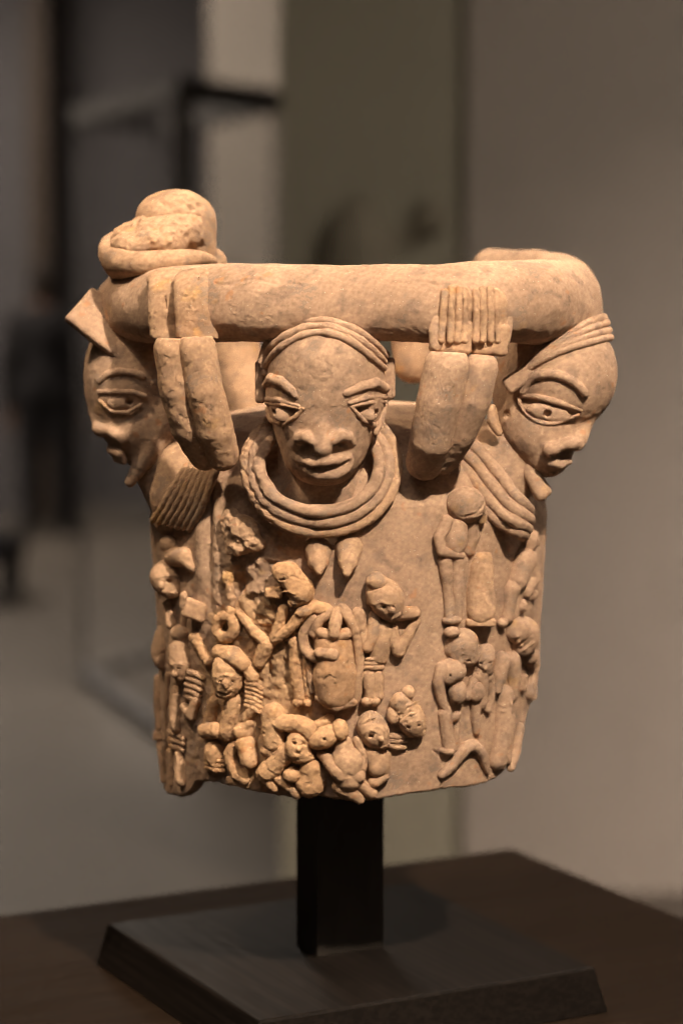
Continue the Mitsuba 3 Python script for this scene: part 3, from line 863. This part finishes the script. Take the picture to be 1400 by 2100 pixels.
# ---- the small figures in relief
def fat(p):
    if p[0] == 'c':
        return ('c', *[(x, y, h * 0.86, q * 1.08 + 0.6) for x, y, h, q in p[1:]])
    if p[0] == 'e':
        return (*p[:3], p[3] * 0.88, p[4] * 1.06, p[5] * 1.06, p[6] * 1.04, *p[7:])
    return p


def relief(name, look, parts, special={}):
    t = thing(SC + '__' + name)
    m, rough = LOOK[look]
    for pname, prims, *feats in parts:
        s = build([fat(p) for p in prims], DRUM, 10, rough)
        if feats:
            s0 = build([fat(p) for p in prims], DRUM, 10)
            s.ops += build([('e', 0, 0, 0, 1, 1, 1)] + feats[0], s0, 2).ops[1:]
        s.warp = None if pname == 'loop' else (0.0011, 60, 70)
        put(t, pname, surface(s, 0.00085), special.get(pname, (m,))[0], True, special.get(pname, (m, None))[1])


F = 'relief_figure'
relief(F, 'fine', [('head', [('e', 955, 1036, 18, 38, 37, 32), ('e', 984, 1056, 16, 15, 19, 16)], [('-c', (920, 1048, 0, 1.5), (950, 1062, 0, 1.5), (978, 1052, 0, 1.5), (992, 1030, 0, 1.5)), ('c', (968, 1062, 0, 3), (986, 1056, 0, 3))]), ('torso', [('c', (936, 1082, 4, 20), (930, 1122, 4, 22)), ('e', 934, 1106, 12, 23, 24, 20)]),
                   ('arm', [('c', (916, 1070, 8, 11), (900, 1104, 12, 11), (906, 1130, 18, 10), (946, 1140, 24, 8))]), ('arm', [('c', (962, 1072, 8, 15), (969, 1100, 6, 13), (962, 1130, 4, 10))]),
                   ('leg', [('c', (911, 1152, 6, 13), (917, 1205, 6, 11), (920, 1264, 6, 10))]), ('leg', [('c', (940, 1152, 6, 19), (937, 1205, 6, 17), (936, 1260, 6, 12))]), ('foot', [('e', 925, 1270, 10, 20, 9, 14)])])
relief('relief_drum', 'mid', [('shell', [('c', (988, 1148, 2, 20), (986, 1168, 3, 25), (983, 1250, 6, 31)), ('-b', 985, 1125, 20, 40, 12, 60, 0, 2)]), ('foot_ring', [('b', 983, 1274, 8, 31, 8, 24, 0, 5)])])
relief(F, 'fine', [('head', [('e', 1083, 1112, 14, 20, 27, 18, 22), ('c', (1086, 1096, 12, 11), (1096, 1112, 10, 10))]), ('torso', [('c', (1072, 1148, 10, 25), (1058, 1192, 10, 21))]), ('leg', [('c', (1048, 1208, 8, 18), (1040, 1266, 6, 12))]),
                   ('leg', [('c', (1063, 1205, 4, 14), (1052, 1262, 3, 10))]), ('foot', [('e', 1031, 1277, 12, 12, 9, 12)]), ('arm', [('c', (1090, 1140, 6, 12), (1092, 1185, 6, 14), (1078, 1215, 8, 11))]), ('hand', [('e', 1091, 1222, 12, 16, 11, 12, -35)]), ('ball', [('e', 1066, 1243, 12, 16, 16, 16)])])
relief(F, 'fine', [('head', [('e', 944, 1325, 10, 35, 36, 24), ('e', 957, 1348, 10, 24, 18, 18)], [('c', (922, 1341, 0, 2.2), (948, 1330, 0.5, 2.6), (974, 1334, 0, 2.2)), ('c', (926, 1351, 0, 2.2), (950, 1341, 0.5, 2.6), (974, 1345, 0, 2.2)), ('-e', 920, 1348, 0, 5, 3, 10), ('-e', 962, 1354, 0, 5, 3, 9), ('e', 946, 1357, 0, 6, 6, 6)]), ('bun', [('e', 926, 1296, 18, 16, 12, 13)])])
relief(F, 'fine', [('head', [('e', 995, 1350, 16, 19, 30, 19), ('e', 999, 1374, 14, 12, 12, 12)], [('c', (980, 1356, 0, 2), (995, 1352, 0.5, 2.4), (1010, 1355, 0, 2)), ('-e', 986, 1362, 0, 4, 2.6, 9), ('-e', 1004, 1361, 0, 4, 2.6, 9), ('e', 995, 1369, 0, 5, 6, 5), ('-c', (988, 1379, 0, 1.4), (1004, 1378, 0, 1.4))]), ('torso', [('c', (985, 1382, 6, 15), (983, 1440, 5, 14))]),
                   ('arm', [('c', (976, 1388, 12, 9), (1004, 1388, 10, 9), (1006, 1425, 8, 8), (998, 1455, 6, 7))]), ('arm', [('c', (970, 1396, 12, 9), (957, 1428, 12, 8))]), ('belly', [('e', 975, 1418, 16, 17, 21, 18)]), ('leg', [('c', (974, 1445, 6, 10), (976, 1500, 4, 8))])])
relief(F, 'fine', [('head', [('e', 1068, 1308, 10, 36, 44, 26, 22), ('e', 1058, 1292, 16, 28, 25, 20, 20), ('e', 1078, 1345, 8, 25, 17, 16)],
                    [('c', (1034 + 3 * i, 1318 + 11 * i, 1.2, 3), (1062 + 4 * i, 1304 + 10 * i, 2, 3.2), (1088 + 2 * i, 1280 + 13 * i, 1.2, 3)) for i in range(4)] + [('-e', 1046, 1352, 0, 5, 3, 10, -15), ('-e', 1072, 1350, 0, 4, 3, 9, -15), ('e', 1060, 1356, 0, 6, 6, 6)])] +
       [('arm', [('c', (1030, 1352, 8, 15), (1024, 1388, 10, 14), (1018, 1416, 10, 9))]), ('arm', [('c', (1048, 1352, 10, 15), (1052, 1395, 10, 16), (1048, 1428, 10, 12))]),
        ('torso', [('c', (1033, 1425, 3, 19), (1028, 1500, 2, 22), (1018, 1560, 0, 20))], [('c', (1014, 1446, 0, 2.6), (1032, 1449, 0.5, 2.8), (1050, 1446, 0, 2.6)), ('c', (1013, 1456, 0, 2.6), (1032, 1460, 0.5, 2.8), (1050, 1456, 0, 2.6)), ('-c', (1030, 1475, 0, 1.6), (1022, 1560, 0, 1.6))]),
        ('leg', [('c', (1030, 1480, 12, 7), (1020, 1570, 8, 7))]), ('leg', [('c', (1048, 1470, 10, 7), (1040, 1560, 6, 7))]), ('robe', [('c', (1066, 1490, 4, 8), (1058, 1540, 6, 8), (1046, 1575, 6, 8))])])
relief('relief_hand', 'fine', [('fist', [('e', 1086, 1358, 6, 17, 16, 14), ('e', 1077, 1354, 8, 10, 10, 10)]), ('wrist', [('c', (1090, 1378, 0, 13), (1082, 1420, -4, 14))]), ('cuff', [('b', 1072, 1400, 6, 8, 17, 9, 3, 3)])])
relief(F, 'fine', [('head', [('e', 926, 1374, 10, 29, 26, 24), ('e', 918, 1394, 16, 11, 10, 10), ('-e', 912, 1388, 26, 3, 3, 10), ('-e', 922, 1386, 28, 3, 3, 10)]), ('arm', [('c', (906, 1368, 10, 13), (898, 1400, 10, 11), (908, 1440, 10, 9), (917, 1460, 10, 8))]),
                   ('child', [('e', 938, 1418, 14, 18, 26, 20)]), ('torso', [('c', (910, 1462, 4, 14), (918, 1530, 2, 14))]), ('breast', [('e', 932, 1470, 12, 15, 8, 10, -40)]), ('foot', [('e', 916, 1541, 8, 17, 9, 11)]), ('leg', [('c', (935, 1480, 2, 8), (930, 1535, 0, 8))])])
relief('relief_snake', 'fine', [('body', [('c', *dense(((906, 1590, 4, 9), (925, 1570, 6, 11), (944, 1546, 7, 12), (964, 1531, 7, 13), (981, 1540, 7, 11), (992, 1563, 6, 9), (999, 1583, 4, 6)), 3))])])
# by the middle: two figures with a tall drum between them
relief(F, 'mid', [('head', [('e', 789, 1226, 16, 35, 46, 31, -28), ('e', 808, 1258, 18, 14, 16, 17)], [('c', (766, 1240, 0, 2), (783, 1235, 1, 3), (800, 1241, 0, 2.5)), ('e', 804, 1253, 1, 7, 8, 7), ('c', (803, 1268, 1, 3), (820, 1260, 1, 3.5)), ('-c', (755, 1215, 0, 1.6), (776, 1209, 0, 1.6), (797, 1192, 0, 1.6)), ('-e', 787, 1246, 0, 5, 4, 12), ('-e', 806, 1246, 0, 3, 3, 8)]), ('cap', [('e', 771, 1193, 20, 21, 20, 22, -28)]), ('ear', [('e', 755, 1232, 10, 7, 9, 9)]),
                  ('hand', [('c', (822, 1258, 12, 14), (846, 1257, 14, 14)), ('-c', (844, 1246, 30, 1.5), (848, 1268, 30, 1.5))]), ('arm', [('c', (806, 1288, 8, 10), (808, 1315, 10, 11), (816, 1337, 12, 11))]), ('arm', [('c', (817, 1337, 12, 11), (838, 1300, 12, 11), (852, 1276, 10, 9))]),
                  ('arm', [('c', (732, 1262, 8, 13), (740, 1295, 12, 12), (750, 1325, 16, 11))]), ('arm', [('c', (752, 1326, 16, 12), (765, 1290, 12, 13), (768, 1262, 6, 13))]), ('torso', [('c', (786, 1290, 0, 22), (776, 1345, 0, 21))])] +
       [('belt', [('c', (748 + i, 1352 + 9 * i, 10, 5), (766, 1353 + 9 * i, 16, 5), (786 - i, 1350 + 9 * i, 10, 5))]) for i in range(3)] +
       [('leg', [('c', (757, 1385, 4, 13), (757, 1426, 5, 12))]), ('leg', [('c', (774, 1385, 2, 12), (773, 1426, 4, 11))]), ('foot', [('e', 750, 1440, 12, 13, 11, 16)]), ('foot', [('e', 767, 1439, 10, 11, 10, 15)])])
relief('relief_drum', 'mid', [('shell', [('c', (685, 1322, 6, 36), (688, 1375, 10, 41), (687, 1418, 12, 38))]), ('lid', [('c', (662, 1298, 26, 12), (684, 1303, 32, 13), (708, 1299, 26, 12))]), ('strap', [('c', (690, 1255, 14, 11), (687, 1278, 34, 12), (684, 1300, 44, 11))]),
                                ('strap', [('c', (676, 1254, 12, 9), (656, 1270, 16, 9), (645, 1300, 16, 9))]), ('strap', [('c', *dense(((700, 1250, 12, 10), (718, 1275, 18, 10), (733, 1315, 18, 9), (736, 1380, 18, 8), (728, 1440, 18, 8)), 3))]),
                                ('arm', [('c', *dense(((642, 1265, 10, 9), (626, 1295, 14, 9), (625, 1332, 18, 10), (645, 1350, 28, 10)), 3))]), ('hand', [('c', (655, 1340, 42, 10), (684, 1342, 50, 11))]), ('strap', [('c', (636, 1350, 12, 7), (640, 1420, 12, 6))]),
                                ('foot', [('c', (656, 1432, 24, 10), (688, 1450, 34, 10), (722, 1440, 22, 11))])], {'shell': ('rust_clay', 'smooth barrel with rust red and orange stains')})
relief(F, 'rough', [('head', [('c', (590, 1178, 18, 25), (618, 1212, 18, 26)), ('e', 573, 1170, 18, 14, 15, 15), ('e', 603, 1236, 24, 14, 9, 12), ], [('c', (576, 1214, 0, 2), (590, 1212, 1, 3), (606, 1218, 0, 2)), ('-e', 588, 1224, 0, 5, 4, 10), ('-c', (592, 1238, 0, 2), (618, 1242, 0, 2)), ('-c', (572, 1190, 0, 2), (600, 1180, 0, 2), (618, 1190, 0, 2))]), ('arm', [('c', (582, 1248, 10, 10), (564, 1306, 10, 10))]),
                    ('arm', [('c', (564, 1310, 10, 11), (596, 1286, 16, 11), (618, 1262, 22, 13))]), ('hand', [('e', 622, 1256, 24, 18, 13, 15, -30), ('c', (640, 1242, 8, 13), (668, 1252, 6, 12))]), ('block', [('b', 560, 1215, 10, 18, 11, 15, 4, 5)]),
                    ('leg', [('c', (606, 1320, 2, 13), (609, 1380, 2, 14), (614, 1430, 4, 12))]), ('leg', [('c', (628, 1310, 0, 11), (634, 1430, 2, 10))]), ('foot', [('e', 610, 1441, 10, 12, 9, 12)]), ('foot', [('e', 630, 1442, 10, 10, 8, 12)])])
relief(F, 'rough', [('torso', [('c', (561, 1466, 12, 23), (560, 1522, 12, 21))]), ('arm', [('c', *dense(((568, 1482, 16, 20), (600, 1484, 24, 17), (628, 1492, 24, 17), (630, 1520, 20, 14)), 3))]), ('head', [('e', 610, 1530, 24, 26, 33, 26), ('e', 622, 1552, 26, 22, 11, 16), ], [('c', (590, 1516, 0, 2), (604, 1511, 1, 3), (620, 1517, 0, 2)), ('e', 612, 1536, 1, 7, 8, 6), ('c', (606, 1552, 1, 3), (636, 1547, 1, 3.5)), ('-c', (608, 1558, 0, 2), (640, 1552, 0, 2)), ('-e', 601, 1524, 0, 5, 4, 12), ('-e', 622, 1526, 0, 4, 3, 9)]),
                    ('waist', [('e', 553, 1540, 14, 18, 14, 15)]), ('leg', [('c', (586, 1544, 14, 20), (550, 1582, 14, 18))]), ('leg', [('c', (542, 1588, 12, 14), (562, 1617, 12, 8))]), ('knee', [('e', 598, 1588, 20, 18, 16, 18)]), ('leg', [('c', (566, 1592, 12, 9), (606, 1626, 10, 11))]), ('robe', [('e', 636, 1602, 8, 32, 32, 20), ('e', 636, 1575, 14, 20, 22, 20)])])
relief(F, 'rough', [('head', [('e', 664, 1512, 26, 34, 22, 22, -28), ('-e', 664, 1515, 46, 4, 4, 14)]), ('cap', [('e', 697, 1496, 26, 17, 21, 19, -20)]), ('wing', [('c', (645, 1492, 12, 12), (674, 1477, 10, 10))])])
relief(F, 'mid', [('torso', [('c', (708, 1532, 14, 18), (712, 1560, 20, 30), (714, 1598, 18, 26))]), ('arm', [('c', (656, 1546, 12, 8), (674, 1560, 24, 13), (694, 1580, 34, 16), (700, 1592, 34, 14))]), ('arm', [('c', (734, 1520, 18, 10), (743, 1555, 20, 9), (738, 1574, 22, 12))]), ('hip', [('e', 728, 1590, 24, 20, 20, 20)]),
                  ('leg', [('c', (700, 1612, 16, 17), (722, 1628, 16, 14), (740, 1640, 12, 9))]), ('foot', [('c', (736, 1606, 12, 12), (762, 1628, 10, 11))])])
relief(F, 'mid', [('head', [('e', 765, 1498, 16, 30, 39, 28, -20), ('e', 785, 1526, 16, 12, 11, 13)], [('c', (746, 1502, 0, 2), (762, 1497, 1, 3), (778, 1503, 0, 2)), ('e', 781, 1515, 1, 6, 7, 6), ('c', (779, 1533, 1, 3), (797, 1524, 1, 3)), ('-c', (738, 1488, 0, 1.6), (760, 1479, 0, 1.6), (788, 1468, 0, 1.6)), ('-e', 760, 1509, 0, 5, 4, 12)]), ('torso', [('c', (762, 1545, 8, 19), (772, 1570, 8, 21)), ('c', (790, 1550, 2, 12), (788, 1580, 2, 10))]), ('foot', [('c', (766, 1604, 10, 11), (788, 1592, 10, 8))])])
relief(F, 'mid', [('head', [('e', 842, 1472, 16, 27, 40, 28, -22), ('e', 861, 1500, 18, 10, 9, 11), ('e', 820, 1440, 18, 21, 22, 22, -20)],
                    [('c', (816 + 3 * i, 1462 + 9 * i, 1.2, 3), (838 + 3 * i, 1448 + 9 * i, 2, 3.2), (860 + 3 * i, 1438 + 10 * i, 1.2, 3)) for i in range(3)] + [('-e', 838, 1491, 0, 5, 4, 11), ('-e', 858, 1488, 0, 4, 3, 8), ('-c', (846, 1506, 0, 1.8), (872, 1496, 0, 1.8)), ('c', (828, 1486, 0, 2), (842, 1481, 0.5, 2.6), (856, 1480, 0, 2))]),
                   ('bun', [('e', 838, 1420, 18, 14, 16, 15)]), ('ear', [('e', 806, 1466, 16, 13, 17, 15)])] +
       [('finger', [('c', (800, 1508 + 11 * i, 10, 6), (816, 1509 + 12 * i, 12, 6.5), (834 - 3 * i, 1507 + 13 * i, 8, 5.5))]) for i in range(3)])
# the left side
relief(F, 'mid', [('head', [('e', 346, 1185, 20, 36, 38, 34), ('e', 352, 1210, 20, 24, 18, 24), ('e', 322, 1188, 12, 13, 18, 17), ], [('c', (326, 1184, 0, 2.5), (345, 1180, 1, 3), (368, 1182, 0, 2.5)), ('-e', 346, 1192, 0, 5, 4, 12), ('e', 332, 1202, 1, 7, 8, 6), ('c', (334, 1216, 1, 3), (356, 1217, 1, 3))]), ('ear', [('e', 320, 1188, 10, 11, 17, 15)]), ('turban', [('e', 349, 1119, 16, 20, 20, 20)]), ('turban', [('c', (354, 1140, 14, 18), (380, 1144, 12, 20), (394, 1162, 6, 13))]),
                  ('leg', [('c', (346, 1242, 6, 12), (353, 1278, 4, 12))]), ('foot', [('b', 399, 1250, 18, 24, 20, 17, 16, 6)]), ('arm', [('c', (379, 1222, 8, 8), (376, 1292, 4, 7))])])
relief('relief_fragment', 'broken', [('lump', [('e', 500, 1084, 10, 28, 26, 24, 20), ('e', 520, 1106, 8, 22, 24, 20), ('c', (470, 1062, 8, 15), (476, 1122, 10, 13)), ('e', 492, 1126, 14, 16, 15, 17), ('-c', (488, 1068, 34, 3), (492, 1112, 34, 3)), ('-c', (514, 1120, 30, 4), (534, 1130, 20, 4))]), ('ridge', [('c', (466, 1180, 2, 9), (470, 1210, 4, 9), (478, 1236, 2, 8))])])
relief('relief_ring', 'rough', [('loop', [('c', *[(463 + 18 * math.cos(a), 1286 + 22 * math.sin(a), 12, 11) for a in np.linspace(0, 2 * np.pi, 17)])]), ('knob', [('e', 474, 1254, 8, 11, 13, 11)])])
relief('relief_limb', 'rough', [('arm', [('c', (492, 1258, 6, 8), (520, 1292, 10, 10), (546, 1318, 10, 11))]), ('arm', [('c', (548, 1320, 8, 14), (530, 1360, 8, 12))])])
relief(F, 'mid', [('head', [('e', 332, 1328, 10, 20, 46, 20), ('-e', 332, 1338, 22, 5, 3, 16), ('-e', 326, 1378, 16, 6, 3, 14)]), ('torso', [('c', (326, 1395, 2, 11), (329, 1490, 2, 11))]), ('belt', [('b', 326, 1507, 4, 12, 10, 10, 0, 3)]), ('leg', [('c', (329, 1520, 2, 7), (336, 1600, 2, 7))]), ('robe', [('c', (346, 1385, 6, 6), (341, 1480, 6, 6), (339, 1600, 4, 7))])])
relief(F, 'mid', [('head', [('e', 371, 1340, 14, 26, 56, 26), ('e', 362, 1378, 16, 12, 14, 17), ('e', 366, 1398, 16, 11, 6, 11), ], [('c', (352, 1362, 0, 2.5), (368, 1360, 1, 3), (386, 1364, 0, 2.5)), ('-e', 366, 1370, 0, 5, 3, 10), ('e', 358, 1382, 1, 7, 8, 7)]), ('cap', [('e', 370, 1300, 18, 19, 18, 20)]), ('torso', [('c', (363, 1420, 4, 14), (363, 1490, 4, 14))])] +
       [('finger', [('c', (388 - 2 * i, 1378 + 12 * i, 10, 6), (404 - 2 * i, 1384 + 12 * i, 14, 6.5), (416 - 3 * i, 1392 + 11 * i, 8, 5.5))]) for i in range(5)] +
       [('arm', [('c', (404, 1436, 10, 9), (392, 1466, 12, 12), (378, 1448, 10, 9))]), ('belt', [('c', (346, 1498, 8, 5), (376, 1516, 10, 5))]), ('belt', [('c', (350, 1515, 8, 5), (376, 1526, 10, 5))]), ('belt', [('c', (352, 1530, 8, 5), (374, 1538, 10, 5))]), ('leg', [('c', (350, 1545, 4, 9), (352, 1605, 2, 8))]), ('leg', [('c', (368, 1550, 2, 11), (374, 1598, 0, 14))])])
relief(F, 'rough', [('head', [('e', 468, 1380, 18, 32, 48, 30), ('e', 460, 1420, 22, 17, 13, 16)], [('c', (446, 1388, 0, 2.5), (466, 1384, 1, 3), (488, 1388, 0, 2.5)), ('e', 461, 1402, 2, 8, 9, 7), ('c', (446, 1414, 1, 3), (460, 1417, 2, 3.5), (473, 1412, 1, 3)), ('c', (449, 1425, 1, 3), (461, 1428, 2, 3.5), (472, 1423, 1, 3)), ('-e', 452, 1396, 0, 5, 3, 8), ('-e', 476, 1396, 0, 5, 3, 8)]), ('hair', [('c', (452, 1338, 20, 17), (476, 1345, 26, 19), (496, 1362, 20, 15))]), ('arm', [('c', (399, 1308, 8, 12), (428, 1356, 8, 10))]), ('ear', [('c', (504, 1366, 8, 12), (516, 1386, 8, 12))])] +
       [('finger', [('c', (506, 1398 + 10 * i, 10, 6), (520, 1402 + 10 * i, 14, 6), (533, 1410 + 10 * i, 6, 5))]) for i in range(6)] +
       [('arm', [('c', (518, 1456, 8, 9), (494, 1484, 6, 8))]), ('robe', [('c', (440, 1440, 0, 12), (430, 1490, 0, 14))]), ('torso', [('c', (480, 1440, 0, 18), (470, 1500, 0, 20))]), ('belly', [('c', (422, 1499, 16, 14), (446, 1499, 18, 14))]), ('knee', [('e', 440, 1545, 10, 20, 27, 16)])] +
       [('toe', [('c', (424, 1556 + 9 * i, 12, 4), (440, 1562 + 9 * i, 18, 4), (458, 1563 + 9 * i, 10, 4))]) for i in range(3)])
relief(F, 'rough', [('torso', [('e', 498, 1500, 10, 20, 15, 14), ('c', (480, 1480, 4, 7), (512, 1484, 6, 7))]), ('leg', [('c', *dense(((482, 1528, 8, 9), (474, 1560, 12, 13), (486, 1586, 10, 12), (502, 1598, 6, 10)), 3))]), ('leg', [('c', (505, 1528, 8, 20), (512, 1560, 16, 17)), ('-b', 515, 1592, 30, 30, 16, 40, 14, 2)]), ('foot', [('c', (472, 1600, 4, 8), (498, 1607, 4, 6))])])

# ------------------------------------------------------------------ lamps
def lamp_frame(pos, aim):
    z = (np.asarray(aim) - pos) / np.linalg.norm(np.asarray(aim) - pos)
    x = np.cross(z, [0, 0, 1.0])
    x /= np.linalg.norm(x)
    M = np.eye(4)
    M[:3, 0], M[:3, 1], M[:3, 2], M[:3, 3] = x, np.cross(z, x), z, pos
    return M


def spotlight(pos, rgb, label, aim=LAMP_AIM, wide=0.036, length=0.22):
    sp = thing('spotlight', label, 'lamp')
    M = lamp_frame(pos, aim)
    disk = trimesh.creation.cylinder(wide, 0.002, sections=40)
    disk.apply_transform(M)
    k = put(sp, 'lens', disk, 'lamp_housing', False)
    scene[k]['emitter'] = {'type': 'area', 'radiance': {'type': 'rgb', 'value': rgb.tolist()}}
    tube = trimesh.creation.annulus(wide + 0.020, wide + 0.026, length, sections=40)
    tube.apply_translation([0, 0, length / 2 - 0.06])
    tube.apply_transform(M)
    put(sp, 'housing', tube, 'lamp_housing', 40)


spotlight(LAMP_POS, LAMP_RGB, 'black cylindrical spotlight above and to the right in front of the sculpture')
spotlight(SIDE_POS, SIDE_RGB, 'black cylindrical spotlight above and to the left of the sculpture')


def ceiling_lamp(x, y, w, d, power, label):  # added panels out of view, only there to brighten background and shadows
    t = thing('ceiling_lamp', label, 'lamp')
    m = trimesh.creation.box(bounds=[(x - w, y - d, CEIL - 0.03), (x + w, y + d, CEIL - 0.01)])
    k = put(t, 'diffuser', m, 'lamp_housing', False)
    scene[k]['emitter'] = {'type': 'area', 'radiance': {'type': 'rgb', 'value': (CEIL_RGB * power).tolist()}}


ceiling_lamp(2.3, 1.2, 0.6, 0.6, 14, 'unseen square ceiling lamp added to brighten the warm grey wall and the green grey panel')
spotlight(np.array([2.3, 0.6, 2.62]), np.array([1.0, 0.80, 0.66]) * 3300, 'unseen black cylindrical spotlight added to brighten the lower part of the warm grey wall', np.array([1.35, 3.9, -1.15]), 0.075, 0.40)  # added out of view, makes the wall brighter towards its foot
ceiling_lamp(-1.5, 6.5, 0.6, 0.8, 15, 'unseen square ceiling lamp added over the glass showcase to brighten the background')
ceiling_lamp(-3.0, 10.8, 0.8, 0.6, 22, 'unseen square ceiling lamp added to brighten the blue grey far wall')
ceiling_lamp(-0.4, -1.9, 0.75, 0.75, 4.6, 'unseen square ceiling lamp added as soft fill for the shadows of the sculpture')  # added fill, lifts the shadows on the sculpture
